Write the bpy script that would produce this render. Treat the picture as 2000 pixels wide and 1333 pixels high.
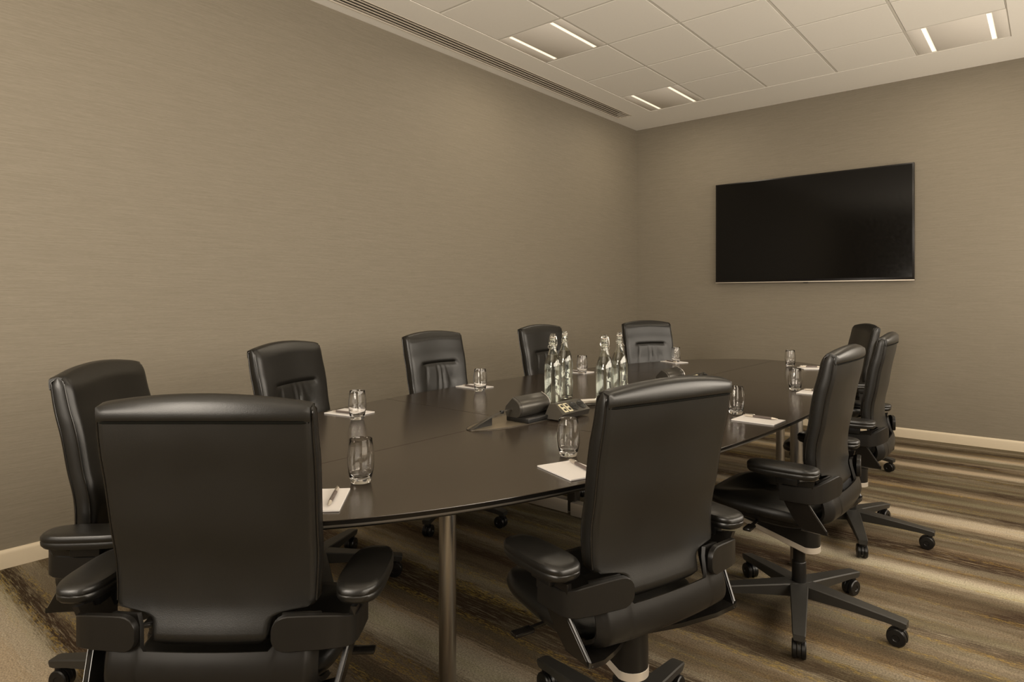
import bpy, bmesh, math, random
from mathutils import Vector, Matrix
from math import sin, cos, pi, radians, sqrt, atan2

SC = bpy.context.scene
COL = SC.collection
for o in list(bpy.data.objects):
    bpy.data.objects.remove(o, do_unlink=True)

# ------------------------------------------------------------------ camera
YAW = radians(40.24)
cam_d = bpy.data.cameras.new('camera')
cam_d.sensor_width = 36.0
cam_d.lens = 1248.0 / 2000 * 36
cam_d.shift_y = -85.5 / 2000
cam_d.clip_start = 0.05
cam = bpy.data.objects.new('camera', cam_d)
cam.location = (0, 0, 1.235)
cam.rotation_euler = (pi / 2, 0, YAW)
COL.objects.link(cam)
SC.camera = cam

# ------------------------------------------------------------------ tone
SC.view_settings.view_transform = 'Standard'
SC.view_settings.look = 'None'
SC.view_settings.gamma = 1
SC.view_settings.use_curve_mapping = False
SC.view_settings.exposure = 0.2

# ------------------------------------------------------------------ world
w = bpy.data.worlds.new('world'); SC.world = w; w.use_nodes = True
w.node_tree.nodes['Background'].inputs[0].default_value = (0.9, 0.8, 0.65, 1)
w.node_tree.nodes['Background'].inputs[1].default_value = 0.05

# ------------------------------------------------------------------ lights
ROOM = dict(x0=-3.65, x1=1.25, y0=-3.2, y1=6.53, z=3.15)
TILE = 0.5865; TLY = 0.595
GX0 = -3.163; GY1 = 5.948       # left and far border of the tile field
FIX = [(0, 0), (0, 3), (4, 0), (4, 3), (4, 6)]   # (column, row from the far wall)
def fix_corner(c, r):
    return GX0 + c * TILE, GY1 - (r + 1) * TLY
def area(name, loc, rot, sx, sy, power, color):
    d = bpy.data.lights.new(name, 'AREA'); d.shape = 'RECTANGLE'; d.size = sx; d.size_y = sy
    d.energy = power; d.color = color
    o = bpy.data.objects.new(name, d); o.location = loc; o.rotation_euler = rot
    COL.objects.link(o); return o
WARM = (1.0, 0.86, 0.66)
for c, r in FIX:
    fx, fy = fix_corner(c, r)
    area('fixture_light', (fx + TILE / 2, fy + TLY / 2, ROOM['z'] - 0.012), (0, 0, 0), 0.44, 0.56, 6.0, WARM)
# daylight from the window in the right wall, plus added fill lights out of view
DAY = (1.0, 0.895, 0.76)
area('window_fill_light', (ROOM['x1'] - 0.03, 2.3, 1.4), (0, radians(81), 0), 1.5, 5.0, 140.0, DAY)
area('window_fill_light', (ROOM['x1'] - 0.03, 5.75, 1.5), (0, radians(84), 0), 1.5, 1.0, 34.0, DAY)  # added fill for sheen on the chair fronts, no window known here
key = area('key_fill', (-0.9, -2.3, 2.3), (0, 0, 0), 1.2, 1.0, 72.0, DAY)  # added fill behind the camera, brightens the near left floor and wall
key.rotation_euler = Vector((-1.7, 3.6, -1.9)).to_track_quat('-Z', 'Y').to_euler()
up = area('bounce_fill', (-1.2, -1.6, 1.3), (0, 0, 0), 1.8, 1.2, 82.0, DAY)  # added uplight behind the camera, tilted up to brighten the ceiling
up.rotation_euler = Vector((0.0, 0.50, 0.87)).to_track_quat('-Z', 'Y').to_euler()

# ------------------------------------------------------------------ material helpers
def nmat(name):
    m = bpy.data.materials.new(name); m.use_nodes = True
    nt = m.node_tree; b = nt.nodes['Principled BSDF']
    return m, nt, b
def N(nt, t, **kw):
    n = nt.nodes.new(t)
    for k, v in kw.items(): setattr(n, k, v)
    return n
def L(nt, a, b): nt.links.new(a, b)
def setb(b, **kw):
    names = dict(color='Base Color', rough='Roughness', metal='Metallic', spec='Specular IOR Level', ior='IOR',
                 trans='Transmission Weight', coat='Coat Weight', coatr='Coat Roughness', sheen='Sheen Weight',
                 emis='Emission Color', estr='Emission Strength')
    for k, v in kw.items():
        if k in ('color', 'emis') and len(v) == 3: v = (*v, 1)
        b.inputs[names[k]].default_value = v
def simple(name, color, rough, **kw):
    m, nt, b = nmat(name); setb(b, color=color, rough=rough, **kw)
    # faint procedural variation of the finish
    tc = N(nt, 'ShaderNodeTexCoord'); no = N(nt, 'ShaderNodeTexNoise'); no.inputs['Scale'].default_value = 35
    mr = N(nt, 'ShaderNodeMapRange'); mr.inputs['To Min'].default_value = max(0, rough - 0.04); mr.inputs['To Max'].default_value = min(1, rough + 0.04)
    L(nt, tc.outputs['Object'], no.inputs['Vector']); L(nt, no.outputs['Fac'], mr.inputs['Value']); L(nt, mr.outputs['Result'], b.inputs['Roughness'])
    return m
def ramp(nt, stops):
    r = N(nt, 'ShaderNodeValToRGB'); e = r.color_ramp.elements
    while len(e) > 1: e.remove(e[-1])
    e[0].position = stops[0][0]; e[0].color = (*stops[0][1], 1)
    for p, c in stops[1:]:
        q = e.new(p); q.color = (*c, 1)
    return r
def noise(nt, vec, scale, detail=2, rough=0.5, dist=0.0):
    n = N(nt, 'ShaderNodeTexNoise'); n.inputs['Scale'].default_value = scale; n.inputs['Detail'].default_value = detail
    n.inputs['Roughness'].default_value = rough; n.inputs['Distortion'].default_value = dist
    L(nt, vec, n.inputs['Vector']); return n
def mapping(nt, scale, loc=(0, 0, 0), src='Object'):
    tc = N(nt, 'ShaderNodeTexCoord'); mp = N(nt, 'ShaderNodeMapping')
    mp.inputs['Scale'].default_value = scale; mp.inputs['Location'].default_value = loc
    L(nt, tc.outputs[src], mp.inputs['Vector']); return mp.outputs['Vector']
def mixc(nt, fac, a, b, mode='MIX'):
    m = N(nt, 'ShaderNodeMix', data_type='RGBA', blend_type=mode)
    def put(v, s):
        if isinstance(v, (tuple, list)): s.default_value = (*v, 1)
        elif isinstance(v, (int, float)): s.default_value = v
        else: L(nt, v, s)
    put(fac, m.inputs[0]); put(a, m.inputs[6]); put(b, m.inputs[7]); return m.outputs[2]
def math_(nt, op, a, b=None, clamp=False):
    m = N(nt, 'ShaderNodeMath', operation=op); m.use_clamp = clamp
    for i, v in enumerate((a, b)):
        if v is None: continue
        if isinstance(v, (int, float)): m.inputs[i].default_value = v
        else: L(nt, v, m.inputs[i])
    return m.outputs[0]
def bump(nt, b, height, strength, dist):
    bp = N(nt, 'ShaderNodeBump'); bp.inputs['Strength'].default_value = strength; bp.inputs['Distance'].default_value = dist
    L(nt, height, bp.inputs['Height']); L(nt, bp.outputs['Normal'], b.inputs['Normal'])

# wallpaper: fine horizontal woven streaks
def mat_wallpaper():
    m, nt, b = nmat('grasscloth_wallpaper')
    v1 = mapping(nt, (7, 7, 300)); v2 = mapping(nt, (34, 34, 620)); v3 = mapping(nt, (0.5, 0.5, 0.6))
    n1 = noise(nt, v1, 1.0, 3, 0.65); n2 = noise(nt, v2, 1.0, 2, 0.6); n3 = noise(nt, v3, 1.0, 2)
    s = math_(nt, 'ADD', math_(nt, 'MULTIPLY', n1.outputs['Fac'], 0.6), math_(nt, 'MULTIPLY', n2.outputs['Fac'], 0.4))
    r = ramp(nt, [(0.3, (0.172, 0.149, 0.110)), (0.5, (0.212, 0.185, 0.141)), (0.7, (0.255, 0.225, 0.176))])
    L(nt, s, r.inputs['Fac'])
    c = mixc(nt, math_(nt, 'MULTIPLY', n3.outputs['Fac'], 0.3), r.outputs['Color'], (0.215, 0.185, 0.142))
    L(nt, c, b.inputs['Base Color']); setb(b, rough=0.62, spec=0.35)
    bump(nt, b, s, 0.35, 0.0015)
    return m
# carpet with ragged stripes running along x
def mat_carpet():
    m, nt, b = nmat('striped_carpet')
    tuft = mapping(nt, (170, 170, 1)); nt_ = noise(nt, tuft, 1.0, 2, 0.7)
    # ragged edges: shift the stripe coordinate by a dashed noise
    rag = mapping(nt, (8, 120, 1)); nr = noise(nt, rag, 1.0, 5, 0.8)
    tc = N(nt, 'ShaderNodeTexCoord'); sx = N(nt, 'ShaderNodeSeparateXYZ'); L(nt, tc.outputs['Object'], sx.inputs[0])
    yy = math_(nt, 'ADD', sx.outputs['Y'], math_(nt, 'MULTIPLY', math_(nt, 'SUBTRACT', nr.outputs['Fac'], 0.5), 0.17))
    def bands(sxk, syk, off, det=2, ro=0.5):
        cx = N(nt, 'ShaderNodeCombineXYZ')
        L(nt, math_(nt, 'MULTIPLY', sx.outputs['X'], sxk), cx.inputs[0]); L(nt, math_(nt, 'ADD', math_(nt, 'MULTIPLY', yy, syk), off), cx.inputs[1])
        return noise(nt, cx.outputs[0], 1.0, det, ro).outputs['Fac']
    base = ramp(nt, [(0.32, (0.060, 0.044, 0.026)), (0.44, (0.110, 0.086, 0.054)), (0.52, (0.155, 0.125, 0.085)), (0.62, (0.235, 0.196, 0.140))])
    L(nt, bands(0.35, 6.5, 3.0, 5, 0.68), base.inputs['Fac'])
    brk = noise(nt, mapping(nt, (9, 110, 1)), 1.0, 3, 0.7).outputs['Fac']
    bm_ = N(nt, 'ShaderNodeMapRange'); bm_.inputs['From Min'].default_value = 0.36; bm_.inputs['From Max'].default_value = 0.50
    L(nt, brk, bm_.inputs['Value'])
    def woven(lines, e):      # the stripes woven across the room: (position, half width)
        st = [(0.0, (0, 0, 0))]
        for yc, hw in sorted(lines):
            st += [((yc - hw - e) / 7, (0, 0, 0)), ((yc - hw) / 7, (1, 1, 1)), ((yc + hw) / 7, (1, 1, 1)), ((yc + hw + e) / 7, (0, 0, 0))]
        r = ramp(nt, [p for p in st if p[0] >= 0][:32]); L(nt, math_(nt, 'DIVIDE', yy, 7.0), r.inputs['Fac']); return r.outputs['Color']
    wa = woven([(0.72, 0.02), (1.86, 0.09), (3.11, 0.06), (3.64, 0.06), (4.40, 0.05), (4.97, 0.06), (5.70, 0.04)], 0.035)
    wb = woven([(0.40, 0.02), (1.28, 0.02), (2.27, 0.035), (2.79, 0.02), (4.04, 0.015), (5.32, 0.015), (6.25, 0.04)], 0.02)
    fa = N(nt, 'ShaderNodeMapRange'); fa.inputs['From Min'].default_value = 0.30; fa.inputs['From Max'].default_value = 0.42
    L(nt, bands(0.9, 2.2, 71.0, 2), fa.inputs['Value'])
    d2 = bands(0.45, 13.0, 31.0, 4, 0.65)
    dm2 = N(nt, 'ShaderNodeMapRange'); dm2.inputs['From Min'].default_value = 0.525; dm2.inputs['From Max'].default_value = 0.565; dm2.inputs['To Max'].default_value = 0.8
    L(nt, d2, dm2.inputs['Value'])
    c0 = mixc(nt, math_(nt, 'MULTIPLY', dm2.outputs[0], bm_.outputs[0]), base.outputs['Color'], (0.085, 0.060, 0.034))
    wl = woven([(0.52, 0.13), (1.55, 0.05), (3.36, 0.03), (4.24, 0.05), (5.50, 0.02), (6.02, 0.03)], 0.07)
    c0 = mixc(nt, math_(nt, 'MULTIPLY', math_(nt, 'MULTIPLY', wl, 1.0), math_(nt, 'ADD', 0.35, math_(nt, 'MULTIPLY', nr.outputs['Fac'], 0.8), True)), c0, (0.47, 0.405, 0.305))
    dk = math_(nt, 'MULTIPLY', math_(nt, 'MAXIMUM', wa, math_(nt, 'MULTIPLY', wb, 0.8)), math_(nt, 'MULTIPLY', fa.outputs[0], bm_.outputs[0]))
    c2 = mixc(nt, dk, c0, (0.042, 0.026, 0.015))
    # thin mustard threads
    g = bands(0.35, 24.0, 57.0, 2, 0.5)
    gm = N(nt, 'ShaderNodeMapRange'); gm.inputs['From Min'].default_value = 0.58; gm.inputs['From Max'].default_value = 0.63; gm.inputs['To Max'].default_value = 0.55
    L(nt, g, gm.inputs['Value'])
    gb = N(nt, 'ShaderNodeMapRange'); gb.inputs['From Min'].default_value = 0.45; gb.inputs['From Max'].default_value = 0.55
    L(nt, noise(nt, mapping(nt, (40, 160, 1)), 1.0, 1).outputs['Fac'], gb.inputs['Value'])
    c3 = mixc(nt, math_(nt, 'MULTIPLY', gm.outputs[0], gb.outputs[0]), c2, (0.32, 0.215, 0.045))
    hn = bands(0.3, 5.0, 90.0, 3, 0.6)
    hr = ramp(nt, [(0.38, (1.05, 0.98, 0.91)), (0.5, (1, 1, 1)), (0.62, (0.96, 1.0, 0.92))]); L(nt, hn, hr.inputs['Fac'])
    c3 = mixc(nt, 1.0, c3, hr.outputs['Color'], 'MULTIPLY')
    tr = ramp(nt, [(0.3, (0.58, 0.58, 0.58)), (0.7, (1.32, 1.32, 1.32))]); L(nt, nt_.outputs['Fac'], tr.inputs['Fac'])
    c4 = mixc(nt, 1.0, c3, tr.outputs['Color'], 'MULTIPLY')
    L(nt, c4, b.inputs['Base Color']); setb(b, rough=0.95, spec=0.1)
    bump(nt, b, nt_.outputs['Fac'], 0.5, 0.004)
    return m
def mat_plaster(name, col, rough=0.75):
    m, nt, b = nmat(name); n = noise(nt, mapping(nt, (60, 60, 60)), 1.0, 3)
    c = mixc(nt, n.outputs['Fac'], tuple(x * 0.98 for x in col), tuple(min(1, x * 1.02) for x in col))
    L(nt, c, b.inputs['Base Color']); setb(b, rough=rough, spec=0.3); bump(nt, b, n.outputs['Fac'], 0.05, 0.001); return m
def mat_leather():
    m, nt, b = nmat('black_leather')
    v = mapping(nt, (1, 1, 1)); vo = N(nt, 'ShaderNodeTexVoronoi'); vo.inputs['Scale'].default_value = 560; L(nt, v, vo.inputs['Vector'])
    n = noise(nt, v, 9, 3)
    rr = N(nt, 'ShaderNodeMapRange'); rr.inputs['To Min'].default_value = 0.30; rr.inputs['To Max'].default_value = 0.40
    L(nt, n.outputs['Fac'], rr.inputs['Value']); L(nt, rr.outputs[0], b.inputs['Roughness'])
    c = mixc(nt, n.outputs['Fac'], (0.0062, 0.0056, 0.0046), (0.0085, 0.0077, 0.0064)); L(nt, c, b.inputs['Base Color'])
    h = math_(nt, 'ADD', math_(nt, 'MULTIPLY', vo.outputs['Distance'], 1.0), math_(nt, 'MULTIPLY', noise(nt, v, 60, 3).outputs['Fac'], 1.2))
    bump(nt, b, h, 0.09, 0.0010); setb(b, spec=0.50)
    return m
def mat_table():
    m, nt, b = nmat('dark_oak_veneer')
    v = mapping(nt, (90, 4.0, 20)); n = noise(nt, v, 1.0, 2, 0.5)
    c = mixc(nt, n.outputs['Fac'], (0.031, 0.0232, 0.0165), (0.035, 0.0265, 0.019)); L(nt, c, b.inputs['Base Color'])
    rr = N(nt, 'ShaderNodeMapRange'); rr.inputs['To Min'].default_value = 0.24; rr.inputs['To Max'].default_value = 0.31
    setb(b, spec=0.55, rough=0.20)
    return m
def mat_glass(name, col=(1, 1, 1), ior=1.48):
    m, nt, b = nmat(name); setb(b, color=col, rough=0.0, trans=1.0, ior=ior); return m

M = dict(
    wall=mat_wallpaper(), carpet=mat_carpet(), ceiling=mat_plaster('ceiling_plaster', (0.86, 0.83, 0.77)),
    tile=mat_plaster('mineral_ceiling_tile', (0.84, 0.81, 0.75), 0.85), grid=mat_plaster('ceiling_grid_paint', (0.60, 0.57, 0.51)),
    skirt=mat_plaster('cream_skirting_paint', (0.66, 0.57, 0.43), 0.4),
    panel=mat_plaster('light_panel_paint', (0.84, 0.80, 0.74), 0.5),
    leather=mat_leather(), table=mat_table(),
    edge=simple('dark_table_edge', (0.006, 0.005, 0.004), 0.3, spec=0.4), lip=simple('lit_edge_lip', (0.16, 0.145, 0.125), 0.35, metal=0.5),  # lip: grey paints in the light its lower bevel catches
    black=simple('black_polyamide', (0.007, 0.0065, 0.006), 0.34, spec=0.35),
    gloss=simple('gloss_black_plastic', (0.008, 0.007, 0.006), 0.18, spec=0.55),
    shell=simple('satin_black_shell', (0.009, 0.008, 0.0068), 0.36, spec=0.28),
    base=simple('charcoal_coated_aluminium', (0.040, 0.038, 0.034), 0.42, metal=0.35),
    silver=simple('matt_silver', (0.62, 0.56, 0.48), 0.38, metal=0.55),
    steel=simple('brushed_steel', (0.50, 0.48, 0.45), 0.30, metal=1.0),
    chrome=simple('polished_chrome', (0.8, 0.78, 0.74), 0.12, metal=1.0),
    gunmetal=simple('anthracite_metal', (0.10, 0.092, 0.08), 0.33, metal=0.8),
    plate=simple('bronze_recess_plate', (0.30, 0.25, 0.18), 0.3, metal=0.7), housing=simple('grey_housing', (0.060, 0.055, 0.047), 0.30, metal=0.5),
    dark=simple('dark_void', (0.004, 0.004, 0.003), 0.8, spec=0.05),
    paper=simple('white_paper', (0.70, 0.67, 0.65), 0.7),
    pengrey=simple('pen_grey', (0.12, 0.095, 0.085), 0.35),
    screen=simple('tv_screen_glass', (0.004, 0.0035, 0.003), 0.12, spec=0.22),
    tvframe=simple('tv_bezel', (0.006, 0.005, 0.005), 0.25),
    glass=mat_glass('clear_glass', (1, 1, 1), 1.47), bottle=mat_glass('bottle_glass', (0.97, 1.0, 0.96), 1.45), water=mat_glass('still_water', (1, 1, 1), 1.33),
    rubber=simple('clear_gasket', (0.5, 0.42, 0.35), 0.4),
    socket=simple('socket_black', (0.006, 0.006, 0.006), 0.3), port=simple('cream_port_insert', (0.55, 0.50, 0.34), 0.4),
    grille=mat_plaster('grille_paint', (0.62, 0.56, 0.47), 0.5),
)
m, nt, b = nmat('light_strip_diffuser'); setb(b, color=(1, 1, 1), rough=0.5, emis=(1.0, 0.86, 0.60), estr=0.86); M['strip'] = m
m, nt, b = nmat('lit_window_pane'); setb(b, color=(1, 1, 1), rough=0.5, emis=(1.0, 0.87, 0.70), estr=1.2); M['daypane'] = m

# ------------------------------------------------------------------ object helpers
def link(name, me, mats, parent=None, sharp=35, loc=None):
    if not isinstance(mats, (list, tuple)): mats = [mats]
    for mt in mats: me.materials.append(mt)
    me.shade_smooth(); me.set_sharp_from_angle(angle=radians(sharp))
    o = bpy.data.objects.new(name, me); COL.objects.link(o)
    if parent: o.parent = parent
    if loc: o.location = loc
    return o
def from_bm(name, bm, mats, parent=None, sharp=35, loc=None):
    bmesh.ops.recalc_face_normals(bm, faces=bm.faces)
    me = bpy.data.meshes.new(name); bm.to_mesh(me); bm.free(); return link(name, me, mats, parent, sharp, loc)
def thing(name, label, cat, loc=(0, 0, 0), rz=0, group=None):
    o = bpy.data.objects.new(name, None); o.empty_display_size = 0.1; COL.objects.link(o)
    o.location = loc; o.rotation_euler = (0, 0, rz); return tag(o, label, cat, group)
def tag(o, label=None, cat=None, group=None, kind=None):
    for k, v in (('label', label), ('category', cat), ('group', group), ('kind', kind)):
        if v: o[k] = v
    return o
def box(bm, c, s, bev=0.0, rot=None, seg=2, mi=0):
    r = bmesh.ops.create_cube(bm, size=1.0)
    vs = r['verts']; bmesh.ops.scale(bm, vec=Vector(s), verts=vs)
    fs = list({f for v in vs for f in v.link_faces})
    if bev > 0:
        es = list({e for v in vs for e in v.link_edges})
        rr = bmesh.ops.bevel(bm, geom=es, offset=bev, segments=seg, affect='EDGES', profile=0.5)
        vs = list({v for f in rr['faces'] for v in f.verts} | {v for v in vs if v.is_valid})
        fs = list({f for v in vs for f in v.link_faces})
    if rot is not None: bmesh.ops.rotate(bm, verts=vs, cent=(0, 0, 0), matrix=rot)
    bmesh.ops.translate(bm, vec=Vector(c), verts=vs)
    for f in fs: f.material_index = mi
    return vs
def loft(bm, rings, cap0=True, cap1=True, closed=True, mi=0):
    R_ = [[bm.verts.new(p) for p in r] for r in rings]
    n = len(R_[0])
    for a, b_ in zip(R_[:-1], R_[1:]):
        for i in range(n if closed else n - 1):
            j = (i + 1) % n
            f = bm.faces.new((a[i], a[j], b_[j], b_[i])); f.material_index = mi
    if cap0: f = bm.faces.new(list(reversed(R_[0]))); f.material_index = mi
    if cap1: f = bm.faces.new(R_[-1]); f.material_index = mi
    return R_
def lathe(bm, prof, seg=32, c=(0, 0, 0), cap0=True, cap1=True, mi=0):
    rings = [[(c[0] + r * cos(2 * pi * i / seg), c[1] + r * sin(2 * pi * i / seg), c[2] + z) for i in range(seg)] for r, z in prof]
    return loft(bm, rings, cap0, cap1, mi=mi)
def cyl(bm, p0, p1, r0, r1=None, seg=20, mi=0):
    r1 = r0 if r1 is None else r1
    p0 = Vector(p0); p1 = Vector(p1); d = (p1 - p0).normalized()
    a = d.orthogonal().normalized(); b_ = d.cross(a)
    rings = [[p + a * (r * cos(2 * pi * i / seg)) + b_ * (r * sin(2 * pi * i / seg)) for i in range(seg)] for p, r in ((p0, r0), (p1, r1))]
    return loft(bm, rings, mi=mi)
def tube(bm, pts, r, seg=8, closed=False, mi=0):
    pts = [Vector(p) for p in pts]; n = len(pts); rings = []
    prev = None
    for i, p in enumerate(pts):
        if closed: t = (pts[(i + 1) % n] - pts[i - 1]).normalized()
        else: t = (pts[min(i + 1, n - 1)] - pts[max(i - 1, 0)]).normalized()
        a = t.orthogonal().normalized() if prev is None else (prev - t * prev.dot(t)).normalized()
        prev = a; b_ = t.cross(a)
        rings.append([p + a * (r * cos(2 * pi * k / seg)) + b_ * (r * sin(2 * pi * k / seg)) for k in range(seg)])
    if closed: rings.append(rings[0]);
    R_ = loft(bm, rings, not closed, not closed, mi=mi)
    if closed: bmesh.ops.remove_doubles(bm, verts=[v for r_ in (R_[0], R_[-1]) for v in r_], dist=1e-6)
def prism(bm, poly, axis, a, b_, mi=0, bev=0):
    """poly: list of 2d points; axis 'x' -> points are (y,z), 'z' -> (x,y), 'y' -> (x,z)"""
    def P(p, t):
        return {'x': (t, p[0], p[1]), 'y': (p[0], t, p[1]), 'z': (p[0], p[1], t)}[axis]
    loft(bm, [[P(p, a) for p in poly], [P(p, b_) for p in poly]], mi=mi)
def interp(tab, z):
    if z <= tab[0][0]: return tab[0][1]
    for (z0, v0), (z1, v1) in zip(tab[:-1], tab[1:]):
        if z <= z1:
            t = (z - z0) / (z1 - z0); t = t * t * (3 - 2 * t) if False else t
            return v0 + (v1 - v0) * t
    return tab[-1][1]
def spline(tab, z):
    """Catmull-Rom through (z, v)"""
    n = len(tab)
    if z <= tab[0][0]: return tab[0][1]
    if z >= tab[-1][0]: return tab[-1][1]
    for i in range(n - 1):
        if z <= tab[i + 1][0]:
            z0, v0 = tab[i]; z1, v1 = tab[i + 1]
            zm, vm = tab[i - 1] if i else (2 * z0 - z1, 2 * v0 - v1)
            zp, vp = tab[i + 2] if i + 2 < n else (2 * z1 - z0, 2 * v1 - v0)
            h = z1 - z0; t = (z - z0) / h
            m0 = (v1 - vm) / (z1 - zm) * h; m1 = (vp - v0) / (zp - z0) * h
            return (2*t**3-3*t*t+1)*v0 + (t**3-2*t*t+t)*m0 + (-2*t**3+3*t*t)*v1 + (t**3-t*t)*m1
def sm(a, b_, x):
    t = max(0, min(1, (x - a) / (b_ - a))); return t * t * (3 - 2 * t)

# ------------------------------------------------------------------ room shell
X0, X1, Y0, Y1, ZC = (ROOM[k] for k in ('x0', 'x1', 'y0', 'y1', 'z'))
def struct(name, bm, mats, parent=None, **kw):
    o = from_bm(name, bm, mats, parent, **kw)
    if not parent: o['kind'] = 'structure'
    return o
bm = bmesh.new(); box(bm, ((X0 + X1) / 2, (Y0 + Y1) / 2, -0.05), (X1 - X0 + 0.4, Y1 - Y0 + 0.4, 0.1)); struct('floor', bm, M['carpet'])
bm = bmesh.new(); box(bm, (X0 - 0.05, (Y0 + Y1) / 2, ZC / 2), (0.1, Y1 - Y0 + 0.2, ZC)); struct('wall_left', bm, M['wall'])
bm = bmesh.new(); box(bm, ((X0 + X1) / 2, Y1 + 0.05, ZC / 2), (X1 - X0, 0.1, ZC)); struct('wall_back', bm, M['wall'])
bm = bmesh.new(); box(bm, (X1 + 0.05, (Y0 + Y1) / 2, ZC / 2), (0.1, Y1 - Y0 + 0.2, ZC)); struct('wall_right', bm, M['wall'])
bm = bmesh.new(); box(bm, ((X0 + X1) / 2, Y0 - 0.05, ZC / 2), (X1 - X0, 0.1, ZC)); struct('wall_near', bm, M['wall'])
# skirting boards with rounded top
def skirting(name, p0, p1, inward):
    bm = bmesh.new(); d = Vector(inward)
    prof = [(0, 0), (0.016, 0), (0.016, 0.066), (0.0145, 0.074), (0.010, 0.080), (0.004, 0.083), (0, 0.083)]
    loft(bm, [[Vector(p) + d * a + Vector((0, 0, z)) for a, z in prof] for p in (p0, p1)])
    struct(name, bm, M['skirt'])
skirting('baseboard_left', (X0, Y0, 0), (X0, Y1, 0), (1, 0, 0))
skirting('baseboard_back', (X0 + 0.016, Y1, 0), (X1, Y1, 0), (0, -1, 0))
skirting('baseboard_right', (X1, Y0, 0), (X1, Y1 - 0.016, 0), (-1, 0, 0))
# unseen window in the right wall, plus an added glowing pane farther along
for nm, c, s, ax in (('window_1', (X1 - 0.008, 2.3, 1.4), (0.012, 5.0, 1.5), 'x'), ('added_glow_pane', (X1 - 0.008, 5.75, 1.5), (0.012, 1.0, 1.5), 'x')):
    bm = bmesh.new(); box(bm, c, s, mi=0)
    hw = (s[1] if ax == 'x' else s[0]) / 2; hh = 0.75
    def fr(u0, v0, su, sv):
        if ax == 'x': box(bm, (c[0] - 0.004, c[1] + u0, c[2] + v0), (0.03, su, sv), mi=1)
        else: box(bm, (c[0] + u0, c[1] + 0.004, c[2] + v0), (su, 0.03, sv), mi=1)
    fr(0, hh, 2 * hw + 0.08, 0.06); fr(0, -hh, 2 * hw + 0.08, 0.06); fr(-hw, 0, 0.06, 2 * hh); fr(hw, 0, 0.06, 2 * hh); fr(0, 0, 0.05, 2 * hh)
    struct(nm, bm, [M['daypane'], M['skirt']])

# ceiling: plaster border, T-bar grid with tegular tiles
NX, NY = 5, 13
GX1 = GX0 + NX * TILE; GY0 = GY1 - NY * TLY
SX0, SX1, SY1 = -3.562, -3.385, 5.955                   # slot of the air grille
bm = bmesh.new()
def slab(x0, x1, y0, y1, z0=ZC, z1=ZC + 0.12, mi=0, bmx=None):
    if x1 - x0 > 1e-4 and y1 - y0 > 1e-4: box(bmx or bm, ((x0 + x1) / 2, (y0 + y1) / 2, (z0 + z1) / 2), (x1 - x0, y1 - y0, z1 - z0), mi=mi)
slab(X0 - .1, SX0, Y0 - .1, Y1 + .1); slab(SX1, GX0, Y0 - .1, Y1 + .1); slab(SX0, SX1, SY1, Y1 + .1); slab(SX0, SX1, Y0 - .1, Y1, ZC + .07, ZC + .12)
slab(GX1, X1 + .1, Y0 - .1, Y1 + .1); slab(GX0, GX1, GY1, Y1 + .1); slab(GX0, GX1, Y0 - .1, GY0)
slab(GX0, GX1, GY0, GY1, ZC + 0.02, ZC + .12, mi=1)    # T-bar web plane above the tiles' reveals
for c in range(NX):
    for r in range(NY):
        if (c, r) in FIX: continue
        x = GX0 + c * TILE; y = GY1 - (r + 1) * TLY; e = 0.010; g = 0.017
        rings = []
        for ins, z in ((e, ZC + 0.02), (e, ZC + 0.0025), (e + .0010, ZC + .0012)):
            rings.append([(x + ins, y + ins, z), (x + TILE - ins, y + ins, z), (x + TILE - ins, y + TLY - ins, z), (x + ins, y + TLY - ins, z)])
        loft(bm, rings, cap0=False, mi=2)
for i in range(NX + 1):
    x = GX0 + i * TILE; slab(x - .0075, x + .0075, GY0, GY1, ZC + .0034, ZC + .021, mi=1)
for i in range(NY + 1):
    y = GY1 - i * TLY; slab(GX0, GX1, y - .0075, y + .0075, ZC + .004, ZC + .021, mi=1)
struct('ceiling', bm, [M['ceiling'], M['grid'], M['tile']], sharp=8)

# ceiling light fixtures
fix_labels = {
    (0, 0): 'square recessed ceiling light nearest the far corner of the room',
    (0, 3): 'square recessed ceiling light beside the long air grille, second from the far wall',
    (4, 0): 'square recessed ceiling light at the far right, above the wall screen',
    (4, 3): 'square recessed ceiling light in the right tile column, second from the far wall',
    (4, 6): 'square recessed ceiling light in the right tile column, third from the far wall',
}
def make_fixture(c, r):
    x, y = fix_corner(c, r)
    t = thing('ceiling_light', fix_labels.get((c, r), 'square recessed ceiling light with two slim glowing strips'), 'ceiling light', (x, y, ZC), 0, 'recessed two-strip ceiling lights')
    bm = bmesh.new(); e = 0.008
    xs = [e, 0.098, 0.128, TILE - 0.113, TILE - 0.083, TILE - e]
    for a, b_ in ((0, 1), (2, 3), (4, 5)):
        box(bm, ((xs[a] + xs[b_]) / 2, TLY / 2, 0.009), (xs[b_] - xs[a], TLY - 2 * e, 0.014), 0.001)
    for a, b_ in ((1, 2), (3, 4)):
        box(bm, ((xs[a] + xs[b_]) / 2, e + 0.004, 0.009), (xs[b_] - xs[a], 0.008, 0.014)); box(bm, ((xs[a] + xs[b_]) / 2, TLY - e - 0.004, 0.009), (xs[b_] - xs[a], 0.008, 0.014))
    from_bm('housing_panel', bm, M['panel'], t)
    for a, b_ in ((1, 2), (3, 4)):
        bm = bmesh.new(); box(bm, ((xs[a] + xs[b_]) / 2, TLY / 2, 0.013), (xs[b_] - xs[a], TLY - 2 * e - 0.016, 0.01)); from_bm('light_strip', bm, M['strip'], t)
for c, r in FIX: make_fixture(c, r)

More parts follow.
